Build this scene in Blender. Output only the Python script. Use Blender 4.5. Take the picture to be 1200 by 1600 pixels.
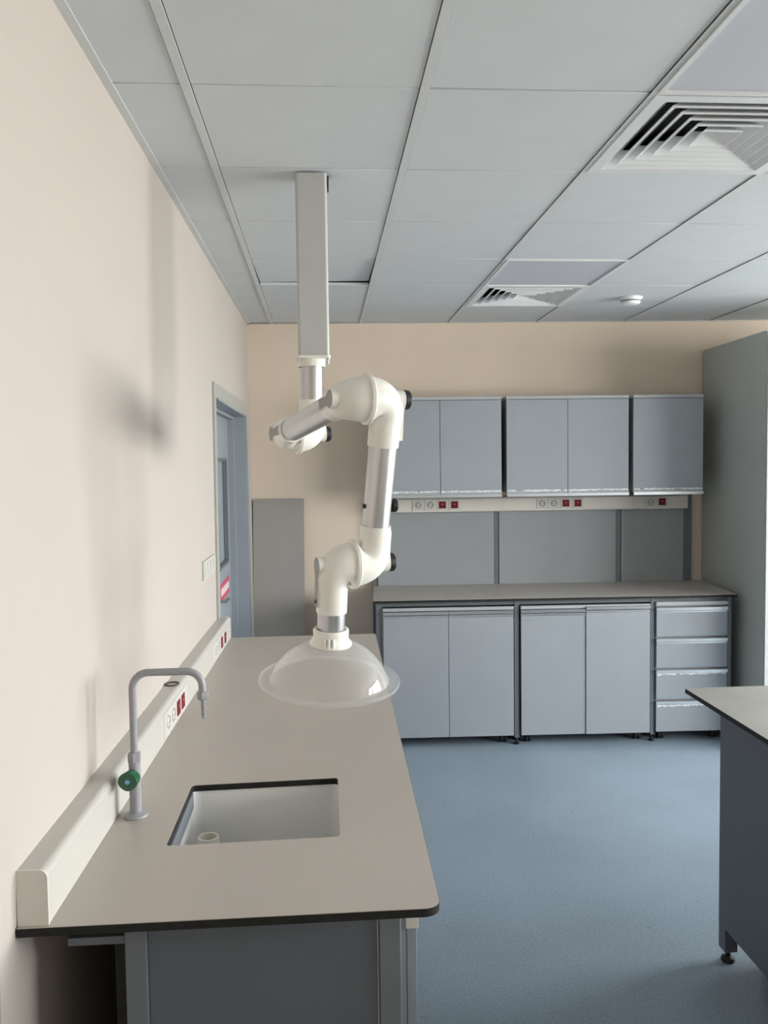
import bpy, bmesh, math, random
from mathutils import Vector, Matrix
from mathutils.geometry import tessellate_polygon

for o in list(bpy.data.objects):
    bpy.data.objects.remove(o)
SC = bpy.context.scene
COL = SC.collection
PI = math.pi

# ------------------------------------------------------------------ camera
cam = bpy.data.cameras.new('camera')
cam.sensor_fit = 'HORIZONTAL'
cam.sensor_width = 36.0
cam.lens = 1339.443 / 1200 * 36.0
cam.clip_start = 0.02
cam_o = bpy.data.objects.new('camera', cam)
COL.objects.link(cam_o)
right = Vector((0.9973316, -0.0718054, -0.0131751))
down = Vector((-0.0171558, -0.0551052, -0.9983332))
fwd = Vector((0.0709597, 0.9958953, -0.0561900))
EYE = 1.75
m3 = Matrix((right, -down, -fwd)).transposed()
cam_o.matrix_world = Matrix.Translation((0, 0, EYE)) @ m3.to_4x4()
SC.camera = cam_o

# ------------------------------------------------------------------ sky, exposure
world = bpy.data.worlds.new('sky')
SC.world = world
world.use_nodes = True
wn = world.node_tree.nodes
wl = world.node_tree.links
wn.clear()
w_out = wn.new('ShaderNodeOutputWorld')
w_bg = wn.new('ShaderNodeBackground')
w_tc = wn.new('ShaderNodeTexCoord')
w_sep = wn.new('ShaderNodeSeparateXYZ')
w_ramp = wn.new('ShaderNodeValToRGB')
w_map = wn.new('ShaderNodeMapRange')
w_map.inputs[1].default_value = -1.0
w_map.inputs[2].default_value = 1.0
wl.new(w_tc.outputs['Generated'], w_sep.inputs[0])
wl.new(w_sep.outputs['Z'], w_map.inputs[0])
wl.new(w_map.outputs[0], w_ramp.inputs[0])
wl.new(w_ramp.outputs[0], w_bg.inputs['Color'])
wl.new(w_bg.outputs[0], w_out.inputs[0])
cr = w_ramp.color_ramp
cr.elements[0].position = 0.40
cr.elements[0].color = (0.60, 0.57, 0.545, 1)
cr.elements[1].position = 0.56
cr.elements[1].color = (0.97, 0.95, 0.96, 1)
w_bg.inputs['Strength'].default_value = 9.0
vs = SC.view_settings
vs.view_transform = 'Standard'
vs.look = 'None'
vs.gamma = 1.0
vs.use_curve_mapping = False
vs.exposure = 1.87

WALL_R = 5.3                       # right wall, out of frame, with the windows
WINDOWS = [(-0.35, 2.05), (2.15, 4.6)]
WIN_Z = (0.95, 2.55)
for (ya, yb) in WINDOWS:           # sampling portals in the real openings (they emit nothing)
    l = bpy.data.lights.new('window_portal', 'AREA')
    l.shape = 'RECTANGLE'
    l.size = WIN_Z[1] - WIN_Z[0]
    l.size_y = yb - ya
    l.cycles.is_portal = True
    lo = bpy.data.objects.new('window_portal', l)
    COL.objects.link(lo)
    lo.location = (WALL_R + 0.06, (ya + yb) / 2, sum(WIN_Z) / 2)
    lo.rotation_euler = (0, PI / 2, 0)

# ------------------------------------------------------------------ materials
def srgb(r, g, b):
    f = lambda c: (c / 255) / 12.92 if c / 255 <= 0.04045 else ((c / 255 + 0.055) / 1.055) ** 2.4
    return (f(r), f(g), f(b), 1)

def mat(name, col, rough=0.5, metal=0.0, noise=0.0, scale=8.0, bump=0.0, bscale=200.0, col2=None, spec=0.5, coat=0.0, aniso=None):
    m = bpy.data.materials.new(name)
    m.use_nodes = True
    nt = m.node_tree
    b = nt.nodes['Principled BSDF']
    b.inputs['Roughness'].default_value = rough
    b.inputs['Metallic'].default_value = metal
    b.inputs['Specular IOR Level'].default_value = spec
    b.inputs['Coat Weight'].default_value = coat
    tc = nt.nodes.new('ShaderNodeTexCoord')
    c1 = col
    c2 = col2 if col2 else tuple(min(1, c * (1 + noise)) for c in col[:3]) + (1,)
    c0 = col if col2 else tuple(c * (1 - noise) for c in col[:3]) + (1,)
    n = nt.nodes.new('ShaderNodeTexNoise')
    n.inputs['Scale'].default_value = scale
    n.inputs['Detail'].default_value = 5
    nt.links.new(tc.outputs['Object'], n.inputs['Vector'])
    r = nt.nodes.new('ShaderNodeValToRGB')
    r.color_ramp.elements[0].position = 0.32
    r.color_ramp.elements[1].position = 0.68
    r.color_ramp.elements[0].color = c0
    r.color_ramp.elements[1].color = c2
    nt.links.new(n.outputs['Fac'], r.inputs[0])
    nt.links.new(r.outputs[0], b.inputs['Base Color'])
    if bump:
        n2 = nt.nodes.new('ShaderNodeTexNoise')
        n2.inputs['Scale'].default_value = bscale
        n2.inputs['Detail'].default_value = 3
        if aniso:
            mp = nt.nodes.new('ShaderNodeMapping')
            mp.inputs['Scale'].default_value = aniso
            nt.links.new(tc.outputs['Object'], mp.inputs[0])
            nt.links.new(mp.outputs[0], n2.inputs['Vector'])
        else:
            nt.links.new(tc.outputs['Object'], n2.inputs['Vector'])
        bp = nt.nodes.new('ShaderNodeBump')
        bp.inputs['Strength'].default_value = bump
        bp.inputs['Distance'].default_value = 0.002
        nt.links.new(n2.outputs['Fac'], bp.inputs['Height'])
        nt.links.new(bp.outputs[0], b.inputs['Normal'])
    return m

M = {}
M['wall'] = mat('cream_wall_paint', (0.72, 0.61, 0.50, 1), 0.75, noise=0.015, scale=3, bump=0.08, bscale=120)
M['wall_light_toned'] = mat('cream_paint_darkened_for_window_light', (0.46, 0.415, 0.38, 1), 0.75, noise=0.012, scale=3, bump=0.08, bscale=120)  # window light balanced in the colour: left wall's cream made darker, cooler
M['tile'] = mat('white_ceiling_board', (0.62, 0.655, 0.68, 1), 0.85, noise=0.02, scale=6, bump=0.10, bscale=260)
M['tbar'] = mat('ceiling_bar_paint', (0.63, 0.655, 0.66, 1), 0.55, noise=0.02)
M['plenum'] = mat('dark_plenum', (0.05, 0.05, 0.05, 1), 0.9)
M['cab'] = mat('blue_grey_laminate', (0.29, 0.315, 0.345, 1), 0.48, noise=0.02, scale=5, bump=0.03, bscale=500)
M['cab_edge'] = mat('pale_edge_strip', (0.38, 0.40, 0.42, 1), 0.45)
M['carcass'] = mat('grey_carcass', (0.30, 0.32, 0.34, 1), 0.5, noise=0.02)
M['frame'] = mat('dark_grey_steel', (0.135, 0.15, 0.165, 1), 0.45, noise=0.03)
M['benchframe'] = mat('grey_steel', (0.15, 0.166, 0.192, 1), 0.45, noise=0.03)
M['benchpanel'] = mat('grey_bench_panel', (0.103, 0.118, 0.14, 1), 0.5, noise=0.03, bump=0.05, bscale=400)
M['panel'] = mat('grey_spine_panel', (0.29, 0.31, 0.325, 1), 0.5, noise=0.02)
M['top'] = mat('beige_bench_laminate', (0.445, 0.405, 0.365, 1), 0.42, noise=0.03, scale=2.5, bump=0.02, bscale=700)
M['top2'] = mat('pale_bench_laminate', (0.35, 0.345, 0.32, 1), 0.4, noise=0.10, scale=6)
M['core'] = mat('black_laminate_core', (0.016, 0.016, 0.015, 1), 0.6, noise=0.2, scale=30, spec=0.25)
M['alu'] = mat('anodised_aluminium', (0.55, 0.55, 0.56, 1), 0.33, metal=1.0, noise=0.015, bump=0.02, bscale=60, aniso=(8, 8, 0.3))
M['rail'] = mat('aluminium_rail', (0.60, 0.63, 0.66, 1), 0.3, metal=0.9, noise=0.02)
M['white'] = mat('white_plastic', (0.80, 0.79, 0.735, 1), 0.34, noise=0.015, scale=10)
M['column'] = mat('pale_painted_column', (0.49, 0.50, 0.49, 1), 0.33, noise=0.01)
M['trunk'] = mat('white_trunking_plastic', (0.49, 0.475, 0.44, 1), 0.38, noise=0.01)
M['trunk2'] = mat('cream_trunking_plastic', (0.66, 0.63, 0.575, 1), 0.4, noise=0.02)
M['socket'] = mat('white_socket_plastic', (0.57, 0.56, 0.53, 1), 0.3)
M['red'] = mat('red_outlet_plastic', (0.17, 0.006, 0.012, 1), 0.5, noise=0.1, scale=40, spec=0.25)
M['black'] = mat('black_plastic', (0.012, 0.012, 0.014, 1), 0.45)
M['greyplate'] = mat('grey_cover_plate', (0.27, 0.27, 0.26, 1), 0.5)
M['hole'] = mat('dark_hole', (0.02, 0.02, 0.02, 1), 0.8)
M['brown'] = mat('brown_rubber', (0.045, 0.03, 0.022, 1), 0.5)
M['tap'] = mat('grey_powder_coat', (0.285, 0.285, 0.31, 1), 0.38, noise=0.02)
M['green'] = mat('green_plastic', (0.006, 0.085, 0.034, 1), 0.3, noise=0.05)
M['blue'] = mat('blue_index', (0.10, 0.30, 0.55, 1), 0.3)
M['basin'] = mat('pale_grey_basin', (0.80, 0.80, 0.79, 1), 0.4, noise=0.01)
M['pipe'] = mat('cream_standpipe', (0.82, 0.78, 0.70, 1), 0.4)
M['door'] = mat('blue_grey_door_paint', (0.28, 0.31, 0.345, 1), 0.4, noise=0.02)
M['doortrim'] = mat('grey_door_trim', (0.36, 0.36, 0.335, 1), 0.45, noise=0.02)
M['pane'] = mat('wired_pane', (0.42, 0.48, 0.52, 1), 0.12, spec=0.6)
M['sticker'] = mat('red_sticker', (0.60, 0.07, 0.13, 1), 0.4)
M['stickerw'] = mat('white_sticker', (0.75, 0.62, 0.62, 1), 0.4)
M['board'] = mat('grey_loose_board', (0.32, 0.305, 0.285, 1), 0.55, noise=0.03, scale=4)
M['tall'] = mat('grey_green_cabinet', (0.45, 0.475, 0.45, 1), 0.5, noise=0.03, scale=3)
M['film'] = mat('torn_white_film', (0.75, 0.78, 0.80, 1), 0.35, noise=0.05, scale=50)
M['diff'] = mat('white_diffuser_metal', (0.74, 0.76, 0.78, 1), 0.4)
M['grille'] = mat('lilac_perforated_metal', (0.44, 0.45, 0.53, 1), 0.5)
M['screw'] = mat('zinc_screw', (0.5, 0.5, 0.48, 1), 0.35, metal=1.0)
M['detector'] = mat('white_detector', (0.86, 0.88, 0.90, 1), 0.35)

# perforation on the ceiling grille (flat fine holes, too small to pick apart)
def perforate(m, col):
    nt = m.node_tree
    b = nt.nodes['Principled BSDF']
    for l in list(b.inputs['Base Color'].links):
        nt.links.remove(l)
    tc = nt.nodes.new('ShaderNodeTexCoord')
    mp = nt.nodes.new('ShaderNodeMapping')
    mp.inputs['Rotation'].default_value = (0, 0, PI / 4)
    v = nt.nodes.new('ShaderNodeTexVoronoi')
    v.inputs['Scale'].default_value = 170
    v.inputs['Randomness'].default_value = 0.0
    r = nt.nodes.new('ShaderNodeValToRGB')
    r.color_ramp.elements[0].position = 0.28
    r.color_ramp.elements[1].position = 0.36
    r.color_ramp.elements[0].color = tuple(c * 0.72 for c in col) + (1,)
    r.color_ramp.elements[1].color = col + (1,)
    nt.links.new(tc.outputs['Object'], mp.inputs[0])
    nt.links.new(mp.outputs[0], v.inputs['Vector'])
    nt.links.new(v.outputs['Distance'], r.inputs[0])
    nt.links.new(r.outputs[0], b.inputs['Base Color'])
perforate(M['grille'], (0.58, 0.595, 0.66))

def vinyl():
    m = bpy.data.materials.new('blue_speckled_vinyl')
    m.use_nodes = True
    nt = m.node_tree
    b = nt.nodes['Principled BSDF']
    b.inputs['Roughness'].default_value = 0.42
    b.inputs['Specular IOR Level'].default_value = 0.5
    tc = nt.nodes.new('ShaderNodeTexCoord')
    n1 = nt.nodes.new('ShaderNodeTexNoise'); n1.inputs['Scale'].default_value = 110; n1.inputs['Detail'].default_value = 6
    n1.inputs['Roughness'].default_value = 0.7
    r1 = nt.nodes.new('ShaderNodeValToRGB')
    e = r1.color_ramp.elements
    e[0].position = 0.34; e[0].color = (0.205, 0.265, 0.33, 1)
    e[1].position = 0.66; e[1].color = (0.325, 0.40, 0.475, 1)
    n2 = nt.nodes.new('ShaderNodeTexNoise'); n2.inputs['Scale'].default_value = 1.6; n2.inputs['Detail'].default_value = 6
    r2 = nt.nodes.new('ShaderNodeValToRGB')
    r2.color_ramp.elements[0].position = 0.35; r2.color_ramp.elements[0].color = (0.88, 0.88, 0.87, 1)
    r2.color_ramp.elements[1].position = 0.6; r2.color_ramp.elements[1].color = (1, 1, 1, 1)
    v = nt.nodes.new('ShaderNodeTexVoronoi'); v.inputs['Scale'].default_value = 5.5
    r3 = nt.nodes.new('ShaderNodeValToRGB')            # a few scuffs and specks of dirt
    r3.color_ramp.elements[0].position = 0.012; r3.color_ramp.elements[0].color = (0.55, 0.53, 0.5, 1)
    r3.color_ramp.elements[1].position = 0.05; r3.color_ramp.elements[1].color = (1, 1, 1, 1)
    mx = nt.nodes.new('ShaderNodeMix'); mx.data_type = 'RGBA'; mx.blend_type = 'MULTIPLY'; mx.inputs[0].default_value = 1
    mx2 = nt.nodes.new('ShaderNodeMix'); mx2.data_type = 'RGBA'; mx2.blend_type = 'MULTIPLY'; mx2.inputs[0].default_value = 1
    for n in (n1, n2, v):
        nt.links.new(tc.outputs['Object'], n.inputs['Vector'])
    nt.links.new(n1.outputs['Fac'], r1.inputs[0]); nt.links.new(n2.outputs['Fac'], r2.inputs[0])
    nt.links.new(v.outputs['Distance'], r3.inputs[0])
    nt.links.new(r1.outputs[0], mx.inputs[6]); nt.links.new(r2.outputs[0], mx.inputs[7])
    nt.links.new(mx.outputs[2], mx2.inputs[6]); nt.links.new(r3.outputs[0], mx2.inputs[7])
    nt.links.new(mx2.outputs[2], b.inputs['Base Color'])
    return m
M['floor'] = vinyl()

def thin_clear(name, tint, haze, ior=1.49, rough=0.03):
    m = bpy.data.materials.new(name)
    m.use_nodes = True
    nt = m.node_tree
    nt.nodes.clear()
    out = nt.nodes.new('ShaderNodeOutputMaterial')
    tr = nt.nodes.new('ShaderNodeBsdfTransparent'); tr.inputs[0].default_value = tint
    gl = nt.nodes.new('ShaderNodeBsdfGlossy'); gl.inputs['Roughness'].default_value = rough
    fr = nt.nodes.new('ShaderNodeFresnel'); fr.inputs['IOR'].default_value = ior
    df = nt.nodes.new('ShaderNodeBsdfDiffuse'); df.inputs[0].default_value = (0.9, 0.9, 0.9, 1)
    lw = nt.nodes.new('ShaderNodeLayerWeight'); lw.inputs[0].default_value = 0.35
    mul = nt.nodes.new('ShaderNodeMath'); mul.operation = 'MULTIPLY_ADD'
    mul.inputs[1].default_value = haze * 4.5; mul.inputs[2].default_value = haze
    nt.links.new(lw.outputs['Facing'], mul.inputs[0])
    m1 = nt.nodes.new('ShaderNodeMixShader'); m2 = nt.nodes.new('ShaderNodeMixShader')
    nt.links.new(mul.outputs[0], m1.inputs[0]); nt.links.new(tr.outputs[0], m1.inputs[1]); nt.links.new(df.outputs[0], m1.inputs[2])
    geo = nt.nodes.new('ShaderNodeNewGeometry')        # reflect off outer faces only: the sheet is thin
    inv = nt.nodes.new('ShaderNodeMath'); inv.operation = 'SUBTRACT'; inv.inputs[0].default_value = 1.0
    fm = nt.nodes.new('ShaderNodeMath'); fm.operation = 'MULTIPLY'
    nt.links.new(geo.outputs['Backfacing'], inv.inputs[1])
    nt.links.new(fr.outputs[0], fm.inputs[0]); nt.links.new(inv.outputs[0], fm.inputs[1])
    nt.links.new(fm.outputs[0], m2.inputs[0]); nt.links.new(m1.outputs[0], m2.inputs[1]); nt.links.new(gl.outputs[0], m2.inputs[2])
    nt.links.new(m2.outputs[0], out.inputs[0])
    return m
M['acrylic'] = thin_clear('clear_acrylic', (0.985, 0.985, 0.985, 1), 0.045)
M['glass'] = thin_clear('window_glass', (0.96, 0.98, 0.97, 1), 0.0, ior=1.45, rough=0.0)

# ------------------------------------------------------------------ mesh helpers
def new():
    return bmesh.new()

def box(bm, lo, hi, bev=0.0, seg=2, mtx=None):
    r = bmesh.ops.create_cube(bm, size=1.0)
    vsx = r['verts']
    c = [(a + b) / 2 for a, b in zip(lo, hi)]
    s = [abs(b - a) for a, b in zip(lo, hi)]
    for v in vsx:
        v.co = Vector((c[0] + v.co.x * s[0], c[1] + v.co.y * s[1], c[2] + v.co.z * s[2]))
    if bev > 0:
        es = list({e for v in vsx for e in v.link_edges})
        r2 = bmesh.ops.bevel(bm, geom=es, offset=min(bev, min(s) * 0.45), segments=seg, profile=0.5, affect='EDGES')
        vsx = list({v for f in r2['faces'] for v in f.verts} | {v for v in vsx if v.is_valid})
    if mtx:
        for v in vsx:
            v.co = mtx @ v.co
    return bm

def frame_axes(d):
    d = d.normalized()
    a = Vector((0, 0, 1)) if abs(d.z) < 0.9 else Vector((1, 0, 0))
    x = a.cross(d).normalized()
    return x, d.cross(x).normalized()

def sweep(bm, pts, radii, seg=24, cap=True, closed=False):
    pts = [Vector(p) for p in pts]
    n = len(pts)
    if not hasattr(radii, '__len__'):
        radii = [radii] * n
    tang = []
    for i in range(n):
        if closed:
            t = pts[(i + 1) % n] - pts[i - 1]
        else:
            t = pts[min(i + 1, n - 1)] - pts[max(i - 1, 0)]
        tang.append(t.normalized())
    x, y = frame_axes(tang[0])
    rings = []
    for i in range(n):
        if i:
            q = tang[i - 1].rotation_difference(tang[i])
            x = q @ x; y = q @ y
        rings.append([bm.verts.new(pts[i] + (x * math.cos(2 * PI * k / seg) + y * math.sin(2 * PI * k / seg)) * radii[i]) for k in range(seg)])
    for i in range(n - 1 if not closed else n):
        a, b = rings[i], rings[(i + 1) % n]
        for k in range(seg):
            bm.faces.new((a[k], a[(k + 1) % seg], b[(k + 1) % seg], b[k]))
    if cap and not closed:
        bm.faces.new(list(reversed(rings[0])))
        bm.faces.new(rings[-1])
    return bm

def cyl(bm, p0, p1, r0, r1=None, seg=24):
    return sweep(bm, [p0, p1], [r0, r0 if r1 is None else r1], seg)

def lathe(bm, prof, base=(0, 0, 0), axis=(0, 0, 1), seg=48, closed=False):
    """profile of (radius, height along axis); closed joins the last point to the first"""
    base = Vector(base); d = Vector(axis).normalized()
    x, y = frame_axes(d)
    rings = []
    for (r, h) in prof:
        if r < 1e-6:
            rings.append([bm.verts.new(base + d * h)])
        else:
            rings.append([bm.verts.new(base + d * h + (x * math.cos(2 * PI * k / seg) + y * math.sin(2 * PI * k / seg)) * r) for k in range(seg)])
    m = len(rings)
    for i in range(m if closed else m - 1):
        a, b = rings[i], rings[(i + 1) % m]
        for k in range(seg):
            k2 = (k + 1) % seg
            if len(a) == 1 and len(b) == 1:
                continue
            if len(a) == 1:
                bm.faces.new((a[0], b[k2], b[k]))
            elif len(b) == 1:
                bm.faces.new((a[k], a[k2], b[0]))
            else:
                bm.faces.new((a[k], a[k2], b[k2], b[k]))
    return bm

def prism(bm, outline, z0, z1, holes=(), mtx=None):
    """extrude a 2-D outline (with holes) from z0 to z1"""
    loops = [list(outline)] + [list(h) for h in holes]
    flat = [p for l in loops for p in l]
    lo = [bm.verts.new((p[0], p[1], z0)) for p in flat]
    hi = [bm.verts.new((p[0], p[1], z1)) for p in flat]
    tris = tessellate_polygon([[Vector((p[0], p[1], 0)) for p in l] for l in loops])
    for t in tris:
        try:
            bm.faces.new([hi[i] for i in t]); bm.faces.new([lo[i] for i in reversed(t)])
        except ValueError:
            pass
    s = 0
    for l in loops:
        n = len(l)
        for i in range(n):
            j = (i + 1) % n
            bm.faces.new((lo[s + i], lo[s + j], hi[s + j], hi[s + i]))
        s += n
    if mtx:
        for v in lo + hi:
            v.co = mtx @ v.co
    return bm

def rounded(x0, y0, x1, y1, r, n=5):
    out = []
    for (cx, cy, a0) in ((x1 - r, y0 + r, -90), (x1 - r, y1 - r, 0), (x0 + r, y1 - r, 90), (x0 + r, y0 + r, 180)):
        for k in range(n + 1):
            a = math.radians(a0 + 90 * k / n)
            out.append((cx + r * math.cos(a), cy + r * math.sin(a)))
    return out

def build(name, bm, m, parent=None, loc=None, smooth=True, angle=0.62, **props):
    bmesh.ops.recalc_face_normals(bm, faces=bm.faces)
    if smooth:
        for f in bm.faces:
            f.smooth = True
        for e in bm.edges:
            if len(e.link_faces) == 2:
                e.smooth = e.calc_face_angle(0.0) < angle
            else:
                e.smooth = False
    me = bpy.data.meshes.new(name)
    bm.to_mesh(me)
    bm.free()
    me.materials.append(M[m] if isinstance(m, str) else m)
    o = bpy.data.objects.new(name, me)
    COL.objects.link(o)
    if loc:
        o.location = loc
    if parent:
        o.parent = parent
    for k, v in props.items():
        o[k] = v
    if smooth:
        w = o.modifiers.new('even_shading', 'WEIGHTED_NORMAL')
        w.keep_sharp = True
        w.weight = 80
    return o

def bx(name, lo, hi, m, parent=None, bev=0.0, seg=2, **props):
    return build(name, box(new(), lo, hi, bev, seg), m, parent, **props)

def thing(name, label, cat, loc=(0, 0, 0), rz=0.0, group=None):
    o = bpy.data.objects.new(name, None)
    o.empty_display_size = 0.05
    COL.objects.link(o)
    o.location = loc
    o.rotation_euler = (0, 0, rz)
    o['label'] = label
    o['category'] = cat
    if group:
        o['group'] = group
    return o

def share(name, src, parent, loc):
    """another piece with the same mesh"""
    c = src.copy()
    c.name = name
    c.parent = parent
    c.location = loc
    COL.objects.link(c)
    return c

# ------------------------------------------------------------------ room frames
CEIL = 2.7002
SKEW = 0.036061                        # the back wall stands about two degrees off square
BO = Vector((0.2733, 5.850, 0.0))      # a point of the back wall
def BW(s, t, z):                       # back-wall coordinates (along, out from the wall, up) -> world
    return Vector((BO.x + s * math.cos(SKEW) - t * math.sin(SKEW), BO.y - s * math.sin(SKEW) - t * math.cos(SKEW), z))

def xw(y, z):                          # the left wall is slightly out of true
    k = (CEIL - z) / 1.78
    return (-0.545 - 0.056 * k) + (0.0092 + 0.0123 * k) * y

# ------------------------------------------------------------------ room shell
NEAR = -2.0
FAR = 6.1
bx('floor', (-1.6, NEAR, -0.06), (WALL_R, FAR, 0.0), 'floor', kind='structure')

DOOR_Y = (4.16, 5.60)
DOOR_Z = 2.075
WALL_END = 1.478
def left_wall():
    bm = new()
    ys = [WALL_END + (DOOR_Y[0] - WALL_END) * k / 6 for k in range(7)] + [DOOR_Y[1], 6.0]
    zs = [0, 0.3, 0.6, 0.92, 1.2, 1.5, 1.8, DOOR_Z, 2.4, CEIL, 2.8]
    g = {}
    for i, y in enumerate(ys):
        for j, z in enumerate(zs):
            g[i, j] = (bm.verts.new((xw(y, z), y, z)), bm.verts.new((xw(y, z) - 0.24, y, z)))
    for i in range(len(ys) - 1):
        for j in range(len(zs) - 1):
            if ys[i] == DOOR_Y[0] and zs[j] < DOOR_Z:
                continue
            for s in (0, 1):
                bm.faces.new((g[i, j][s], g[i + 1, j][s], g[i + 1, j + 1][s], g[i, j + 1][s]))
    bmesh.ops.holes_fill(bm, edges=[])
    def bridge(a, b):
        bm.faces.new((g[a][0], g[b][0], g[b][1], g[a][1]))
    nz = zs.index(DOOR_Z); ni = 6
    for j in range(len(zs) - 1):
        bridge((0, j), (0, j + 1)); bridge((len(ys) - 1, j), (len(ys) - 1, j + 1))
        if j < nz:
            bridge((ni, j), (ni, j + 1)); bridge((ni + 1, j), (ni + 1, j + 1))
    bridge((ni, nz), (ni + 1, nz))
    return bm
build('wall_left', left_wall(), 'wall_light_toned', kind='structure')
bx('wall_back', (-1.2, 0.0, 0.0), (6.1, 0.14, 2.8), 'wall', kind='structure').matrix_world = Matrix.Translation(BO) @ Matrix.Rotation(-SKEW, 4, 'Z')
bx('wall_near', (-1.6, NEAR - 0.12, 0.0), (WALL_R + 0.12, NEAR, 2.8), 'wall', kind='structure')
# beyond the end of the left wall: a grey metal jamb and a return, seen as a sliver at the frame's edge
bx('trim_3', (-0.86, WALL_END - 0.075, 0.0), (-0.592, WALL_END - 0.002, 2.69), 'door', kind='structure', bev=0.004)
bx('wall_alcove', (-1.72, NEAR, 0.0), (-1.6, 1.45, 2.8), 'wall', kind='structure')
bx('wall_recess', (-1.6, WALL_END - 0.07, 0.0), (-0.87, WALL_END + 0.05, 2.8), 'wall', kind='structure')

def right_wall():
    bm = new()
    ys = [NEAR] + [v for w in WINDOWS for v in w] + [FAR]
    for i in range(len(ys) - 1):
        win = (ys[i], ys[i + 1]) in WINDOWS
        if win:
            box(bm, (WALL_R, ys[i], 0), (WALL_R + 0.2, ys[i + 1], WIN_Z[0]))
            box(bm, (WALL_R, ys[i], WIN_Z[1]), (WALL_R + 0.2, ys[i + 1], 2.8))
        else:
            box(bm, (WALL_R, ys[i], 0), (WALL_R + 0.2, ys[i + 1], 2.8))
    return bm
build('wall_right', right_wall(), 'wall', kind='structure')
for n, (ya, yb) in enumerate(WINDOWS):
    bm = new()
    z0, z1 = WIN_Z
    xa, xb = WALL_R + 0.09, WALL_R + 0.15
    for (a, b, c, d) in ((ya, ya + 0.05, z0, z1), (yb - 0.05, yb, z0, z1)):
        box(bm, (xa, a, c), (xb, b, d), 0.004)
    box(bm, (xa, ya, z0), (xb, yb, z0 + 0.05), 0.004); box(bm, (xa, ya, z1 - 0.05), (xb, yb, z1), 0.004)
    w = build('window_%d' % (n + 1), bm, 'white', kind='structure')
    k = 3 if yb - ya > 1.3 else 2
    for i in range(1, k):
        y = ya + (yb - ya) * i / k
        bx('mullion', (xa, y - 0.03, z0 + 0.05), (xb, y + 0.03, z1 - 0.05), 'white', w, 0.004)
    bx('transom', (xa + 0.004, ya + 0.05, 1.98), (xb - 0.004, yb - 0.05, 2.03), 'white', w, 0.004)
    for i in range(k):
        a = ya + (yb - ya) * i / k + (0.05 if i == 0 else 0.03)
        b = ya + (yb - ya) * (i + 1) / k - (0.05 if i == k - 1 else 0.03)
        bx('pane', (xa + 0.03, a, z0 + 0.05), (xa + 0.034, b, 1.98), 'glass', w)
        bx('pane', (xa + 0.03, a, 2.03), (xa + 0.034, b, z1 - 0.05), 'glass', w)
    bx('sill', (WALL_R - 0.04, ya - 0.03, z0 - 0.03), (WALL_R + 0.09, yb + 0.03, z0), 'white', w, 0.006)

# ------------------------------------------------------------------ suspended ceiling
GX = lambda i: 0.6 * i - 0.3237        # bar centre lines
GY = lambda j: 0.6 * j + 2.2200        # joints between the boards
ceil = bx('ceiling', (-1.6, NEAR, 2.80), (WALL_R + 0.1, FAR, 2.86), 'plenum', kind='structure')
TW, TL = 0.574, 0.5965
def tile_bm(w, l):
    return box(new(), (-w / 2, -l / 2, 0), (w / 2, l / 2, 0.016), 0.0015, 1)
full = None
SPECIAL = {(2, -1), (2, 0), (2, 3), (2, 4)}
JN = range(-8, 7)
for i in range(-3, 11):
    for j in JN:
        if (i, j) in SPECIAL:
            continue
        xa, xb = GX(i) + 0.013, GX(i + 1) - 0.013
        ya, yb = GY(j) + 0.0026, GY(j + 1) - 0.0026
        if ya < NEAR: ya = NEAR
        if yb <= NEAR + 0.02: continue
        if ya > 5.75 or xa > WALL_R: continue
        if yb > 5.95: yb = 5.95
        if xb > WALL_R: xb = WALL_R
        if i <= -1 and yb > WALL_END:
            xa = -0.565
            if i < -1: continue
        loc = ((xa + xb) / 2, (ya + yb) / 2, CEIL)
        if abs(xb - xa - TW) < 1e-3 and abs(yb - ya - 0.5948) < 1e-3:
            if full is None:
                full = build('ceiling_tile', tile_bm(xb - xa, yb - ya), 'tile', ceil, loc)
                t = full
            else:
                t = share('ceiling_tile', full, ceil, loc)
        else:
            t = build('ceiling_tile', tile_bm(xb - xa, yb - ya), 'tile', ceil, loc)
        if (i, j) == (0, 3):           # this board has lifted at its far edge
            t.rotation_euler = (0.028, -0.014, 0); t.location.z += 0.010
        elif (i + j) % 3 == 0:
            t.location.z += 0.0008
for i in range(-2, 11):
    x = GX(i)
    y0 = NEAR
    y1 = 5.95
    if i < 0:
        y1 = WALL_END - 0.05
    bx('ceiling_runner', (x - 0.0122, y0, CEIL - 0.0035), (x + 0.0122, y1, CEIL - 0.0012), 'tbar', ceil, 0.0006, 1)
bm = new()
for i in range(-2, 11):
    x = GX(i)
    box(bm, (x - 0.002, NEAR, CEIL - 0.002), (x + 0.002, 5.6, CEIL + 0.045))
build('runner_web', bm, 'tbar', ceil)
# wall angle along the left wall and the back wall
bm = new()
ys = [WALL_END + (6.0 - WALL_END) * k / 10 for k in range(11)]
for z in (CEIL - 0.0035, CEIL - 0.001):
    pass
vsl = []
for y in ys:
    x = xw(y, CEIL)
    vsl.append([bm.verts.new((x - 0.005, y, CEIL - 0.004)), bm.verts.new((x + 0.024, y, CEIL - 0.004)), bm.verts.new((x + 0.024, y, CEIL - 0.001)), bm.verts.new((x - 0.005, y, CEIL - 0.001))])
for a, b in zip(vsl[:-1], vsl[1:]):
    for k in range(4):
        bm.faces.new((a[k], a[(k + 1) % 4], b[(k + 1) % 4], b[k]))
build('trim_1', bm, 'tbar', kind='structure')
o = bx('trim_2', (-0.8, -0.022, CEIL - 0.004), (5.9, 0.005, CEIL - 0.001), 'tbar', kind='structure')
o.matrix_world = Matrix.Translation(BO) @ Matrix.Rotation(-SKEW, 4, 'Z')

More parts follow.
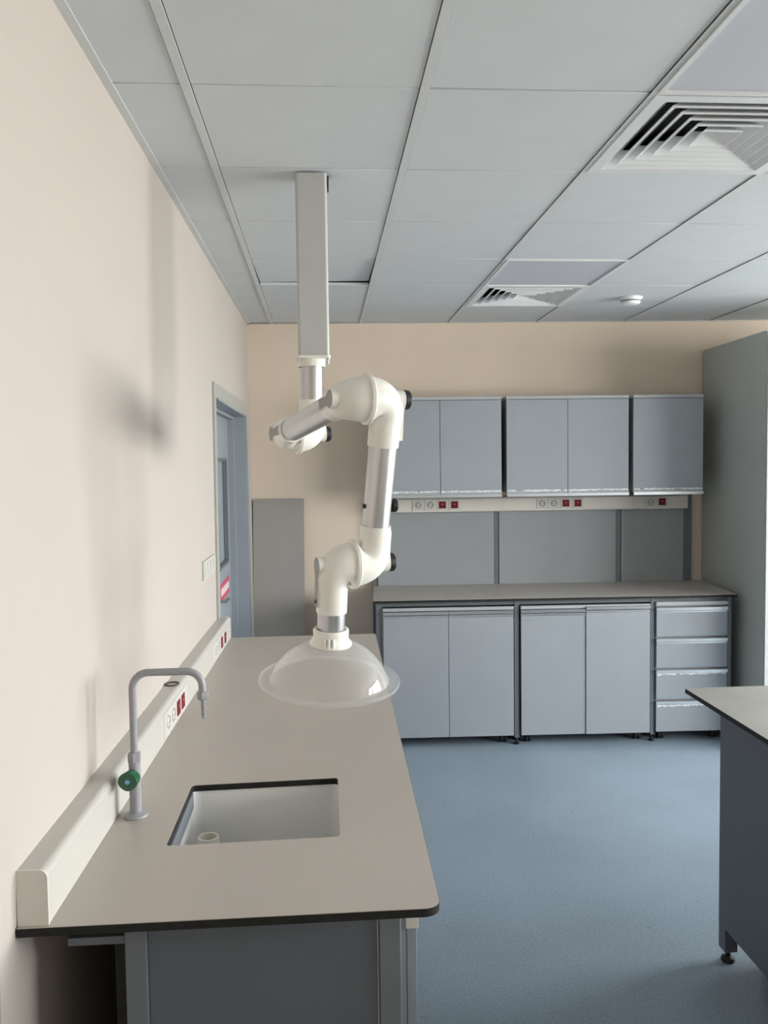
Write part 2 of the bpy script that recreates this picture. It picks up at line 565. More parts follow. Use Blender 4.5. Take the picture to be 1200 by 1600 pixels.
# ------------------------------------------------------------------ ceiling diffusers and grilles
def diffuser(name, label, i, j):
    cx, cy = GX(i) + 0.3, GY(j) + 0.3
    t = thing(name, label, 'air diffuser', (cx, cy, CEIL), 0, 'square ceiling air diffusers')
    def sq(h):
        return [(-h, -h), (h, -h), (h, h), (-h, h)]
    build('flange', prism(new(), sq(0.295), -0.006, 0.004, [list(reversed(sq(0.258)))]), 'diff', t)
    bm = new()                                   # dark neck box above
    H = 0.085
    for a, b, c, d in ((-0.27, -0.262, -0.27, 0.27), (0.262, 0.27, -0.27, 0.27)):
        box(bm, (a, c, 0.002), (b, d, H)); box(bm, (c, a, 0.002), (d, b, H))
    box(bm, (-0.27, -0.27, H), (0.27, 0.27, H + 0.004))
    build('neck_box', bm, 'hole', t)
    n = 6
    for k in range(n):
        ho = 0.258 - 0.0405 * k                  # lower edge, flared outwards
        hi = ho - 0.051 if k < n - 1 else 0.012
        bm = new()
        z0, z1 = -0.004, 0.036
        ra = [bm.verts.new((p[0], p[1], z0)) for p in sq(ho)]
        rb = [bm.verts.new((p[0], p[1], z1)) for p in sq(hi)]
        rc = [bm.verts.new((p[0], p[1], z1 + 0.0016)) for p in sq(hi + 0.0014)]
        rd = [bm.verts.new((p[0], p[1], z0 + 0.006)) for p in sq(ho + 0.0014)]
        re = [bm.verts.new((p[0], p[1], z0)) for p in sq(ho + 0.0014)]
        rings = [ra, rb, rc, rd, re]
        if k == n - 1:
            bm.faces.new(rb)
        for q in range(5):
            A_, B_ = rings[q], rings[(q + 1) % 5]
            for s in range(4):
                bm.faces.new((A_[s], A_[(s + 1) % 4], B_[(s + 1) % 4], B_[s]))
        build('louver', bm, 'diff', t)
    return t
diffuser('air_diffuser', 'large nearer white square louvred air diffuser at the right of the ceiling', 2, 0)
diffuser('air_diffuser', 'smaller farther white square louvred air diffuser near the back wall', 2, 4)

def grille(label, i, j):
    t = thing('perforated_grille', label, 'ceiling grille', (GX(i) + 0.3, GY(j) + 0.3, CEIL), 0, 'perforated ceiling grilles')
    h = 0.295
    sq = lambda h: [(-h, -h), (h, -h), (h, h), (-h, h)]
    build('frame', prism(new(), sq(h), -0.007, 0.004, [list(reversed(sq(h - 0.014)))]), 'diff', t)
    bx('perforated_sheet', (-h + 0.014, -h + 0.014, -0.001), (h - 0.014, h - 0.014, 0.003), 'grille', t)
grille('lilac perforated ceiling panel at the top right corner, beside the nearer diffuser', 2, -1)
grille('lilac perforated ceiling panel in front of the farther diffuser', 2, 3)

t = thing('smoke_detector', 'round white smoke detector on the ceiling right of the farther diffuser', 'smoke detector', (1.815, 4.95, CEIL))
build('base', lathe(new(), [(0, 0), (0.064, 0), (0.066, -0.004), (0.064, -0.012), (0, -0.012)], seg=40), 'detector', t)
build('sensor_cap', lathe(new(), [(0.052, -0.012), (0.056, -0.018), (0.054, -0.030), (0.044, -0.040), (0.02, -0.044), (0, -0.045)], seg=40), 'detector', t)
build('vent_ring', lathe(new(), [(0.0565, -0.020), (0.0575, -0.022), (0.0565, -0.025)], seg=40), 'hole', t)

# ------------------------------------------------------------------ door in the left wall
def door():
    y0, y1 = DOOR_Y
    d = thing('door_1', '', '')
    del d['label']; del d['category']
    d['kind'] = 'structure'
    W = 0.07
    def strip(bm, ya, yb, za, zb):       # trim lying on the wall
        vs_ = []
        for off in (0.0, 0.009):
            for (y, z) in ((ya, za), (yb, za), (yb, zb), (ya, zb)):
                vs_.append(bm.verts.new((xw(y, z) + off, y, z)))
        a, b = vs_[:4], vs_[4:]
        bm.faces.new(b); bm.faces.new(a[::-1])
        for k in range(4):
            bm.faces.new((a[k], a[(k + 1) % 4], b[(k + 1) % 4], b[k]))
    bm = new(); strip(bm, y0 - W, y0 + 0.004, 0, DOOR_Z + W); build('architrave', bm, 'doortrim', d)
    bm = new(); strip(bm, y1 - 0.004, y1 + W, 0, DOOR_Z + W); build('architrave', bm, 'doortrim', d)
    bm = new(); strip(bm, y0 + 0.004, y1 - 0.004, DOOR_Z - 0.004, DOOR_Z + W); build('architrave', bm, 'doortrim', d)
    xf = xw(5.5, 1.5)
    xb = xf - 0.135
    bx('jamb', (xb, y1 - 0.012, 0), (xf + 0.004, y1 + 0.0, DOOR_Z), 'door', d, 0.002)
    bx('jamb', (xb, y1 - 0.030, 0), (xf - 0.075, y1 - 0.012, DOOR_Z), 'door', d, 0.003)
    bx('jamb', (xb - 0.01, y0, 0), (xf - 0.02, y0 + 0.012, DOOR_Z), 'door', d, 0.002)
    bx('head', (xb, y0 + 0.012, DOOR_Z - 0.012), (xf, y1 - 0.012, DOOR_Z), 'door', d, 0.002)
    bx('head', (xb, y0 + 0.012, DOOR_Z - 0.030), (xf - 0.075, y1 - 0.030, DOOR_Z - 0.012), 'door', d, 0.003)
    xl = xf - 0.115                      # face of the leaves
    ym = 4.78
    pa, pb, pz0, pz1 = 4.97, 5.43, 1.155, 1.785
    def leafbm(ya, yb, hole):
        mt = Matrix(((0, 0, 1, 0), (1, 0, 0, 0), (0, 1, 0, 0), (0, 0, 0, 1)))
        hs = [[(pa, pz0), (pa, pz1), (pb, pz1), (pb, pz0)]] if hole else []
        return prism(new(), [(ya, 0.01), (yb, 0.01), (yb, DOOR_Z - 0.014), (ya, DOOR_Z - 0.014)], xl - 0.045, xl, hs, mt)
    far_leaf = build('door_leaf', leafbm(ym + 0.002, y1 - 0.032, True), 'door', d)
    build('door_leaf', leafbm(y0 + 0.014, ym - 0.002, False), 'door', d)
    bx('vision_pane', (xl - 0.028, pa, pz0), (xl - 0.022, pb, pz1), 'pane', far_leaf)
    bm = new()
    for (a, b, c, e) in ((pa - 0.012, pa + 0.006, pz0 - 0.012, pz1 + 0.012), (pb - 0.006, pb + 0.012, pz0 - 0.012, pz1 + 0.012)):
        box(bm, (xl - 0.02, a, c), (xl + 0.006, b, e))
    for (c, e) in ((pz0 - 0.012, pz0 + 0.006), (pz1 - 0.006, pz1 + 0.012)):
        box(bm, (xl - 0.02, pa, c), (xl + 0.006, pb, e))
    build('glazing_bead', bm, 'frame', far_leaf)
    bx('red_sticker', (xl, 4.99, 0.955), (xl + 0.0012, 5.46, 1.06), 'sticker', far_leaf)
    bx('white_band', (xl + 0.0012, 5.02, 0.985), (xl + 0.0018, 5.44, 1.03), 'stickerw', far_leaf)
    hb = new()
    hy, hz = 4.86, 0.985
    cyl(hb, (xl, hy, hz), (xl + 0.045, hy, hz), 0.010, seg=12)
    sweep(hb, [(xl + 0.045, hy - 0.006, hz), (xl + 0.048, hy + 0.05, hz + 0.003), (xl + 0.048, hy + 0.12, hz - 0.004)], 0.010, 12)
    build('handle', hb, 'screw', far_leaf)
    hb = new(); box(hb, (xl, hy - 0.022, hz - 0.13), (xl + 0.006, hy + 0.022, hz + 0.05), 0.004)
    build('handle_plate', hb, 'screw', far_leaf)
door()

# light switch by the door
t = thing('light_switch', 'white four-gang light switch on the cream left wall beside the door', 'light switch', (xw(3.86, 1.30), 3.86, 1.30), -math.atan(0.0188))
bx('plate', (0.0, -0.17, -0.041), (0.009, 0.17, 0.041), 'socket', t, 0.003)
for k in range(4):
    y = -0.1275 + 0.085 * k
    bx('rocker', (0.009, y - 0.030, -0.029), (0.0115, y + 0.030, 0.029), 'socket', t, 0.002)

# ------------------------------------------------------------------ left bench
BZ = 0.92                              # top of the left bench
BT = 0.017
NY, FY = 1.548, 4.150                  # near and far ends
ex = lambda y: 0.2085 + (y - 1.55) * 0.0145
SINK = [(-0.353, 2.222), (0.027, 2.236), (0.025, 1.874), (-0.356, 1.865)]
def bench_outline(inset=0.0):
    o = [(xw(NY, BZ) + 0.002 + inset, NY + inset)]
    r = 0.032
    cx, cy = ex(NY) - r, NY + r
    for k in range(7):
        a = math.radians(-90 + 90 * k / 6)
        o.append((cx + (r - inset) * math.cos(a), cy + (r - inset) * math.sin(a)))
    r = 0.012
    cx, cy = ex(FY) - r, FY - r
    for k in range(5):
        a = math.radians(90 * k / 4)
        o.append((cx + (r - inset) * math.cos(a), cy + (r - inset) * math.sin(a)))
    o.append((xw(FY, BZ) + 0.002 + inset, FY - inset))
    return o
def fillet(poly, r, n=4):
    out = []
    m = len(poly)
    for i in range(m):
        p = Vector(poly[i]); a = (Vector(poly[i - 1]) - p).normalized(); b = (Vector(poly[(i + 1) % m]) - p).normalized()
        for k in range(n + 1):
            u = k / n
            q = (p + a * r) * (1 - u) ** 2 + p * 2 * u * (1 - u) + (p + b * r) * u ** 2
            out.append((q.x, q.y))
    return out
sink_hole = fillet(SINK, 0.012)
wt = thing('worktop', 'long beige laboratory worktop with black edge and sink cutout along the left wall', 'worktop')
build('core', prism(new(), bench_outline(), BZ - BT, BZ - 0.0014, [sink_hole]), 'core', wt)
build('laminate_surface', prism(new(), bench_outline(0.0006), BZ - 0.0014, BZ, [sink_hole]), 'top', wt)

bf = thing('bench_stand', 'grey steel leg frame with end panel carrying the left worktop', 'bench frame')
UZ = BZ - BT
for y in (1.605, 4.06):
    bx('leg', (-0.389, y, 0.03), (-0.347, y + 0.045, UZ), 'benchframe', bf, 0.004)
    bx('leg', (0.094, y, 0.03), (0.137, y + 0.045, UZ), 'benchframe', bf, 0.004)
    bx('cantilever_rail', (-0.497, y + 0.012, UZ - 0.060), (-0.389, y + 0.040, UZ - 0.044), 'benchframe', bf, 0.002)
    for x in (-0.368, 0.1155):
        build('levelling_foot', lathe(new(), [(0, 0), (0.02, 0), (0.02, 0.008), (0.008, 0.014), (0.008, 0.03)], (x, y + 0.022, 0.0), seg=20), 'black', bf)
bx('rear_rail', (-0.389, 1.65, UZ - 0.045), (-0.349, 4.06, UZ), 'benchframe', bf, 0.003)
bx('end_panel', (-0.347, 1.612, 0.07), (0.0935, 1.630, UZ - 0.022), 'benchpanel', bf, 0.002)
bx('edge_strip', (0.0905, 1.608, 0.07), (0.0930, 1.612, UZ - 0.022), 'carcass', bf)
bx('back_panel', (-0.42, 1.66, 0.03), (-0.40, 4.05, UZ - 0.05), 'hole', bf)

def handle_rail(name, x0, x1, yf, z, parent, m='rail', h=0.020):
    """C-shaped aluminium grip: profile in y-z, drawn along x; yf is the front, -y faces the room"""
    prof = [(yf + 0.016, z), (yf - 0.004, z), (yf - 0.008, z - 0.004), (yf - 0.008, z - h), (yf - 0.004, z - h), (yf - 0.003, z - 0.006), (yf + 0.016, z - 0.004)]
    bm = new()
    a = [bm.verts.new((x0, p[0], p[1])) for p in prof]
    b = [bm.verts.new((x1, p[0], p[1])) for p in prof]
    n = len(prof)
    for k in range(n):
        bm.faces.new((a[k], a[(k + 1) % n], b[(k + 1) % n], b[k]))
    bm.faces.new(a[::-1]); bm.faces.new(b)
    return build(name, bm, m, parent)

def torn_film(parent, x0, x1, y, z, h, seed, m='film'):
    """a ragged strip of protective film left on an edge"""
    rnd = random.Random(seed)
    bm = new()
    x = x0
    while x < x1 - 0.01:
        L = rnd.uniform(0.04, 0.13)
        n = 7
        xe = min(x + L, x1)
        top = [z + rnd.uniform(-0.0015, 0.003) for _ in range(n + 1)]
        bot = [z - h * rnd.uniform(0.25, 1.0) for _ in range(n + 1)]
        f = [bm.verts.new((x + (xe - x) * k / n, y, top[k])) for k in range(n + 1)]
        g = [bm.verts.new((x + (xe - x) * k / n, y - rnd.uniform(0, 0.0012), bot[k])) for k in range(n + 1)]
        for k in range(n):
            bm.faces.new((f[k], f[k + 1], g[k + 1], g[k]))
        x = xe + (rnd.uniform(0.0, 0.05) if rnd.random() < 0.35 else 0.0)
    r = bmesh.ops.extrude_face_region(bm, geom=list(bm.faces))
    for v in [q for q in r['geom'] if isinstance(q, bmesh.types.BMVert)]:
        v.co.y -= 0.0006
    return build('torn_film', bm, m, parent, smooth=False)

# base cabinets below the left bench, doors towards the room (only the nearest one's edge shows)
def bench_cabinet(label, ya, yb):
    t = thing('bench_cabinet', label, 'cabinet', (0.152, (ya + yb) / 2, 0), PI / 2, 'base cabinets below the left worktop')
    w = (yb - ya) / 2
    zc = 0.60 if ya < 2.0 else UZ - 0.03          # the sink unit is open at the top
    bx('carcass', (-w, 0.001, 0.10), (w, 0.45, zc), 'carcass', t, 0.002)
    if zc < 0.7:
        bx('side_panel', (-w, 0.001, zc), (-w + 0.016, 0.45, UZ - 0.03), 'carcass', t)
        bx('side_panel', (w - 0.016, 0.001, zc), (w, 0.45, UZ - 0.03), 'carcass', t)
    bx('top_strip', (-w, -0.012, UZ - 0.052), (w, 0.001, UZ - 0.03), 'cab_edge', t, 0.001)
    for s in (-1, 1):
        xa, xb = (-w, -0.0015) if s < 0 else (0.0015, w)
        dd = bx('door', (xa, -0.020, 0.10), (xb, 0.0, UZ - 0.080), 'cab', t, 0.0015)
        handle_rail('handle_rail', xa, xb, -0.014, UZ - 0.058, dd)
        if s < 0:
            bx('end_plug', (xa - 0.003, -0.024, UZ - 0.079), (xa, 0.002, UZ - 0.055), 'trunk2', dd, 0.001)
    for x in (-w + 0.05, w - 0.05):
        for y in (0.06, 0.38):
            build('castor', lathe(new(), [(0, -0.012), (0.03, -0.012), (0.033, 0), (0.03, 0.012), (0, 0.012)], (x, y, 0.036), (1, 0, 0), seg=20), 'black', t)
            bx('castor_fork', (x - 0.018, y - 0.015, 0.045), (x + 0.018, y + 0.015, 0.10), 'black', t, 0.003)
bench_cabinet('grey base cabinet at the near end below the left worktop', 1.655, 2.44)
bench_cabinet('grey base cabinet in the middle below the left worktop', 2.46, 3.24)
bench_cabinet('grey base cabinet at the far end below the left worktop', 3.26, 4.04)

# sink
sk = thing('sink', 'pale grey rectangular sink set under the cutout in the left worktop', 'sink', (-0.165, 2.05, 0))
def sink_basin():
    bm = new()
    P = [Vector((p[0] + 0.165, p[1] - 2.05)) for p in fillet(SINK, 0.03, 5)]
    c = Vector((0, 0))
    ring = lambda s, z, grow=0.0: [bm.verts.new((p.x * s + (grow if p.x > 0 else -grow), p.y * s + (grow if p.y > 0 else -grow), z)) for p in P]
    z0 = UZ
    lv = [ring(1.0, z0, 0.025), ring(1.0, z0 - 0.004, 0.025), ring(1.0, z0 - 0.008, 0.012)]
    outer = [ring(1.0, z0 - 0.02, 0.011), ring(0.985, z0 - 0.25, 0.009), ring(0.90, z0 - 0.28)]
    inner0 = [ring(1.0, z0, 0.004), ring(1.0, z0 - 0.02, 0.004), ring(0.985, z0 - 0.24, 0.002), ring(0.97, z0 - 0.262, 0), ring(0.90, z0 - 0.272)]
    n = len(P)
    seq = inner0[::-1] + lv + outer
    for a, b in zip(seq[:-1], seq[1:]):
        for k in range(n):
            bm.faces.new((a[k], a[(k + 1) % n], b[(k + 1) % n], b[k]))
    bm.faces.new(inner0[-1]); bm.faces.new(outer[-1])
    return bm
build('basin', sink_basin(), 'basin', sk)
build('overflow_pipe', lathe(new(), [(0.0215, -0.07), (0.0265, -0.07), (0.0265, 0.185), (0.0255, 0.187), (0.0225, 0.187), (0.0215, 0.185)], (-0.137, 0.085, UZ - 0.270 + 0.0), seg=36, closed=True), 'pipe', sk)
build('drain_trap', lathe(new(), [(0, -0.14), (0.035, -0.14), (0.035, -0.02), (0.045, -0.015), (0.045, 0.0)], (0.0, 0.0, UZ - 0.272), seg=24), 'hole', sk)

# ------------------------------------------------------------------ cable trunking on the left worktop
TD, TH = 0.055, 0.102                  # depth and height
ty0, ty1 = 1.556, 4.150
trunk_ang = math.atan((xw(ty1, BZ) - xw(ty0, BZ)) / (ty1 - ty0))
tr = thing('cable_trunking', 'long white plastic cable trunking along the left wall at the back of the worktop', 'trunking', (xw(ty0, BZ) + 0.0015, ty0, BZ), -trunk_ang)
TLEN = (ty1 - ty0) / math.cos(trunk_ang)
def trunk_profile(d, h, r=0.015):
    p = [(0, 0.0), (d, 0.0)]
    for k in range(6):
        a = math.radians(90 * k / 5)
        p.append((d - r + r * math.cos(a), h - r + r * math.sin(a)))
    p.append((0, h))
    return p
MT = Matrix(((1, 0, 0, 0), (0, 0, 1, 0), (0, 1, 0, 0), (0, 0, 0, 1)))   # x, z plane drawn along y
build('channel', prism(new(), trunk_profile(TD, TH), 0.004, TLEN - 0.004, mtx=MT), 'trunk', tr)
for (a, b) in ((0.0, 0.004), (TLEN - 0.004, TLEN)):
    build('end_cap', prism(new(), trunk_profile(TD + 0.0012, TH + 0.0012), a, b, mtx=MT), 'trunk2', tr)
bx('cover_groove', (TD - 0.0004, 0.01, TH - 0.0165), (TD + 0.0003, TLEN - 0.01, TH - 0.0150), 'trunk', tr)

def outlet(parent, cx, cz, y, red, flip=False):
    """one module on a trunking face; local x along, z up, room towards -y"""
    name = 'red_outlet' if red else 'socket'
    o = bx(name, (cx - 0.0385, y - 0.0035, cz - 0.036), (cx + 0.0385, y, cz + 0.036), 'socket', parent, 0.002)
    if red:
        i = bx('red_insert', (cx - 0.0235, y - 0.0065, cz - 0.0235), (cx + 0.0235, y - 0.0035, cz + 0.0235), 'red', o, 0.0015)
        bm = new()
        cyl(bm, (cx, y - 0.0072, cz + 0.004), (cx, y - 0.0065, cz + 0.004), 0.0032, seg=10)
        build('indicator', bm, 'socket', o)
    else:
        build('rim', lathe(new(), [(0.0205, 0), (0.0225, 0.0015), (0.0205, 0.003), (0.0195, 0.0015)], (cx, y - 0.0035, cz), (0, -1, 0), seg=32, closed=True), 'socket', o)
        bm = new()
        cyl(bm, (cx, y - 0.0036, cz), (cx, y - 0.0042, cz), 0.0195, seg=28)
        build('recess', bm, 'greyplate', o)
        bm = new()
        box(bm, (cx - 0.012, y - 0.0052, cz - 0.012), (cx + 0.012, y - 0.0042, cz + 0.012), 0.0004, 1)
        build('socket_face', bm, 'socket', o)
        bm = new()
        for s in (-1, 1):
            cyl(bm, (cx + s * 0.0085, y - 0.0052, cz), (cx + s * 0.0085, y - 0.0056, cz), 0.0028, seg=10)
        build('pin_holes', bm, 'hole', o)
    return o

def outlet_left(parent, yy, cz, red):
    """the same module turned to face +x on the left trunking"""
    holder = outlet(parent, 0.0, 0.0, 0.0, red)
    # turn: local -y -> +x
    holder.matrix_local = Matrix.Translation((TD, yy, cz)) @ Matrix.Rotation(PI / 2, 4, 'Z')
    return holder

LY = lambda y: (y - ty0) / math.cos(trunk_ang)
pl = bx('cover_plate', (TD, LY(2.585), 0.008), (TD + 0.0015, LY(2.965), TH - 0.018), 'socket', tr, 0.0006)
for yy, red in ((2.640, False), (2.718, False), (2.797, True), (2.876, True)):
    outlet_left(tr, LY(yy), 0.046, red)
pl = bx('cover_plate', (TD, LY(3.58), 0.008), (TD + 0.0015, LY(4.03), TH - 0.018), 'socket', tr, 0.0006)
for yy, red in ((3.66, False), (3.74, False), (3.82, True), (3.93, True)):
    outlet_left(tr, LY(yy), 0.046, red)

# brown rubber ring lying on the trunking
ry = 2.875
bm = new()
pts = [(0.0215 * math.cos(a), 0.025 * math.sin(a), 0.0) for a in [2 * PI * k / 32 for k in range(32)]]
sweep(bm, pts, 0.0023, 10, closed=True)
build('rubber_ring', bm, 'brown', None, (xw(ry, 1.02) + 0.0250, ry, BZ + TH + 0.0024), label='brown oval rubber ring lying on top of the left cable trunking', category='ring')

# ------------------------------------------------------------------ laboratory tap
tp = thing('laboratory_tap', 'grey swan-neck laboratory tap with green valve knob beside the sink', 'tap', (-0.4565, 2.036, BZ))
build('base_flange', lathe(new(), [(0, 0), (0.0275, 0), (0.0285, 0.003), (0.027, 0.006), (0.020, 0.009), (0.0145, 0.013), (0, 0.013)], seg=36), 'tap', tp)
build('column', lathe(new(), [(0.0138, 0.008), (0.0138, 0.131), (0.0125, 0.134), (0, 0.134)], seg=28), 'tap', tp)
bm = new()
lathe(bm, [(0.0, 0.132), (0.0150, 0.132), (0.0158, 0.135), (0.0158, 0.151), (0.0150, 0.154), (0.009, 0.156)], seg=6)
build('union_nut', bm, 'tap', tp, angle=0.3)
X1 = 0.163
path = [(0, 0, 0.15)]
R_ = 0.038
ZT = 0.345
for k in range(9):
    a = math.radians(180 - 90 * k / 8)
    path.append((R_ + R_ * math.cos(a), 0, ZT - R_ + R_ * math.sin(a)))
R2 = 0.036
for k in range(9):
    a = math.radians(90 - 84 * k / 8)
    path.append((X1 - R2 + R2 * math.cos(a), 0, ZT - R2 + R2 * math.sin(a)))
path.append((X1 + 0.001, 0, ZT - 0.055))
build('spout', sweep(new(), path, 0.0088, 20), 'tap', tp)
ND = Vector((0.02, 0, -1)).normalized()
nb = Vector((X1 + 0.001, 0, ZT - 0.050))
build('nozzle_nut', lathe(new(), [(0, 0), (0.0135, 0), (0.0142, 0.003), (0.0142, 0.013), (0.0135, 0.016), (0.006, 0.022)], nb, ND, seg=6), 'tap', tp, angle=0.3)
prof = [(0.0062, 0.015)]
for k in range(4):
    h = 0.026 + k * 0.0085
    prof += [(0.0048, h), (0.0064, h + 0.001), (0.0046, h + 0.0085)]
prof += [(0.0040, 0.064), (0, 0.064)]
build('serrated_nozzle', lathe(new(), prof, nb, ND, seg=20), 'tap', tp)
KD = Vector((-0.16, -1.0, 0.0)).normalized()
k0 = Vector((0, 0, 0.100))
build('valve_stem', cyl(new(), k0, k0 + KD * 0.022, 0.009, seg=18), 'tap', tp)
def knob_bm():
    bm = new()
    x = Vector((0, 0, 1)).cross(KD).normalized(); y = KD.cross(x)
    rings = []
    for (h, s) in ((0.016, 0.80), (0.020, 0.86), (0.044, 0.97), (0.047, 0.93)):
        ring = []
        for k in range(40):
            a = 2 * PI * k / 40
            ca, sa = math.cos(a), math.sin(a)
            px_ = 0.0245 * math.copysign(abs(ca) ** 1.3, ca)
            ring.append(bm.verts.new(k0 + KD * h + (x * px_ + y * (0.0235 * sa)) * s))
        rings.append(ring)
    for a, b in zip(rings[:-1], rings[1:]):
        for k in range(40):
            bm.faces.new((a[k], a[(k + 1) % 40], b[(k + 1) % 40], b[k]))
    bm.faces.new(rings[0][::-1]); bm.faces.new(rings[-1])
    return bm
kn = build('valve_knob', knob_bm(), 'green', tp)
build('index_disc', lathe(new(), [(0, 0.0), (0.006, 0.0), (0.006, 0.001), (0, 0.0013)], k0 + KD * 0.0468, KD, seg=20), 'blue', kn)
bm = new()
cq = k0 + KD * 0.0482
x = Vector((0, 0, 1)).cross(KD).normalized()
sweep(bm, [cq - x * 0.0042, cq + x * 0.0042], 0.0011, 6)
build('index_mark', bm, 'socket', kn)

# ------------------------------------------------------------------ extraction arm
am = thing('extraction_arm', 'white and aluminium jointed extraction arm with clear hood hanging from the ceiling', 'extraction arm', (-0.0293, 2.89, CEIL))
org = Vector(am.location)
L = lambda p: Vector(p) - org
COLZ = 2.108
def col_bm():
    bm = new()
    pr = rounded(-0.0425, -0.046, 0.0605, 0.054, 0.010, 5)
    prism(bm, [(p[0] - 0.001, p[1]) for p in pr], COLZ - CEIL, -0.005)
    return bm
build('column', col_bm(), 'column', am)
bx('ceiling_bracket', (0.0605, -0.02, -0.045), (0.066, 0.03, -0.006), 'black', am, 0.001)
zf = COLZ - CEIL
fl = build('column_flange', prism(new(), rounded(-0.047, -0.050, 0.063, 0.058, 0.010), zf - 0.008, zf), 'white', am)
build('flange_collar', lathe(new(), [(0.044, -0.034), (0.0455, -0.030), (0.0455, -0.006), (0.0455, 0)], (0, 0, zf), seg=36), 'white', am)
for (x, y) in ((-0.043, -0.040), (0.055, -0.040), (0.055, 0.045), (-0.043, 0.045)):
    build('screw', lathe(new(), [(0, -0.019), (0.0030, -0.019), (0.0030, -0.013), (0.0055, -0.013), (0.0055, -0.008)], (x, y, zf), seg=10), 'screw', fl)

TR = 0.0378                            # tube radius
N_ = Vector((-0.953, -0.303, 0)).normalized()      # joint axis
def bez(p0, p1, p2, n):
    return [p0 * (1 - u) ** 2 + p1 * 2 * u * (1 - u) + p2 * u ** 2 for u in [k / n for k in range(n + 1)]]

def half_joint(S, u, off, d, Lg, knob):
    """one elbow: from the swivel face at S outwards along u, turning into the pipe direction d"""
    d = d.normalized()
    C = S + u * off
    B = C + d * 0.058
    pts = bez(S, C + u * 0.004, B, 14) + [C + d * (0.058 + (Lg - 0.058) * k / 2) for k in (1, 2)]
    rad = []
    for k in range(15):
        q = k / 14
        rad.append(0.0615 * (1 - q) ** 1.0 * 1.0 + 0.0425 * q if q > 0 else 0.0615)
    rad = [0.0615 - 0.0190 * (k / 14) ** 1.25 for k in range(15)] + [0.0422, 0.0420]
    el = build('elbow', sweep(new(), [L(p) for p in pts], rad, 36), 'white', am)
    # boss and rib filling the outer corner
    w = d.cross(u).normalized()
    dp = w.cross(u).normalized()
    if dp.dot(d) < 0: dp = -dp
    rb, rs, ln = 0.0255, 0.013, Lg * 0.86
    out = []
    for k in range(13):
        a = math.radians(60 + 240 * k / 12)
        out.append((rb * math.cos(a), rb * math.sin(a)))
    out += [(0.030, -rs), (ln, -rs * 1.25), (ln, rs * 1.25), (0.030, rs)]
    bm = new()
    a_ = [bm.verts.new(L(C + dp * p[0] + w * p[1] + u * 0.004)) for p in out]
    b_ = [bm.verts.new(L(C + dp * p[0] + w * p[1] + u * 0.0455)) for p in out]
    n = len(out)
    for k in range(n):
        bm.faces.new((a_[k], a_[(k + 1) % n], b_[(k + 1) % n], b_[k]))
    bm.faces.new(a_[::-1]); bm.faces.new(b_)
    bs = build('boss', bm, 'white', el)
    ins = [(p[0] * 0.965 if p[0] < 0.0255 else p[0] - (0.001 if p[0] > 0.05 else 0), p[1] * 0.93) for p in out]
    bm = new()
    hu = lambda p: 0.0455
    a_ = [bm.verts.new(L(C + dp * p[0] + w * p[1] + u * (hu(p) - 0.001))) for p in ins]
    b_ = [bm.verts.new(L(C + dp * p[0] + w * p[1] + u * (hu(p) + 0.0008))) for p in ins]
    for k in range(n):
        bm.faces.new((a_[k], a_[(k + 1) % n], b_[(k + 1) % n], b_[k]))
    bm.faces.new(a_[::-1]); bm.faces.new(b_)
    build('cover_plate', bm, 'greyplate', am)
    if knob:
        build('knob', lathe(new(), [(0, 0.0455), (0.0245, 0.0455), (0.0265, 0.048), (0.0255, 0.060), (0.022, 0.0635), (0, 0.0635)], L(C), u, seg=32), 'black', el)
    return C

def swivel(S):
    build('swivel_ring', lathe(new(), [(0.060, -0.007), (0.0665, -0.006), (0.0675, -0.004), (0.0675, -0.0006), (0.0650, 0.0), (0.0675, 0.0006), (0.0675, 0.004), (0.0665, 0.006), (0.060, 0.007)], L(S), N_, seg=48), 'white', am)

J1a = Vector((-0.0330, 2.890, 1.853))
off1, off = 0.047, 0.0575
S1 = J1a + N_ * off1
J1b = S1 + N_ * off1
S2 = Vector((0.1195, 2.262, 1.9195))
J2a, J2b = S2 - N_ * off, S2 + N_ * off
S3 = Vector((0.0790, 2.335, 1.4765))
J3a, J3b = S3 - N_ * off, S3 + N_ * off
HOOD = Vector((0.0102, 2.357, 1.150))  # centre of the hood's rim
up = Vector((0, 0, 1))
d1 = (J2b - J1b).normalized()
d3 = (J3a - J2a).normalized()
dh = (HOOD - J3b).normalized()
TOPT = Vector((-0.0293, 2.89, 2.10))
build('tube', cyl(new(), L(TOPT), L(J1a + (TOPT - J1a).normalized() * 0.06), TR, seg=40), 'alu', am)
half_joint(S1, -N_, off1, TOPT - J1a, 0.112, True)
half_joint(S1, N_, off1, d1, 0.105, False)
swivel(S1)
build('tube', cyl(new(), L(J1b + d1 * 0.06), L(J2b - d1 * 0.06), TR, seg=40), 'alu', am)
half_joint(S2, N_, off, -d1, 0.105, False)
half_joint(S2, -N_, off, d3, 0.125, True)
swivel(S2)
t3 = build('tube', cyl(new(), L(J2a + d3 * 0.06), L(J3a - d3 * 0.06), TR, seg=40), 'alu', am)
half_joint(S3, -N_, off, -d3, 0.108, True)
half_joint(S3, N_, off, dh, 0.130, False)
swivel(S3)
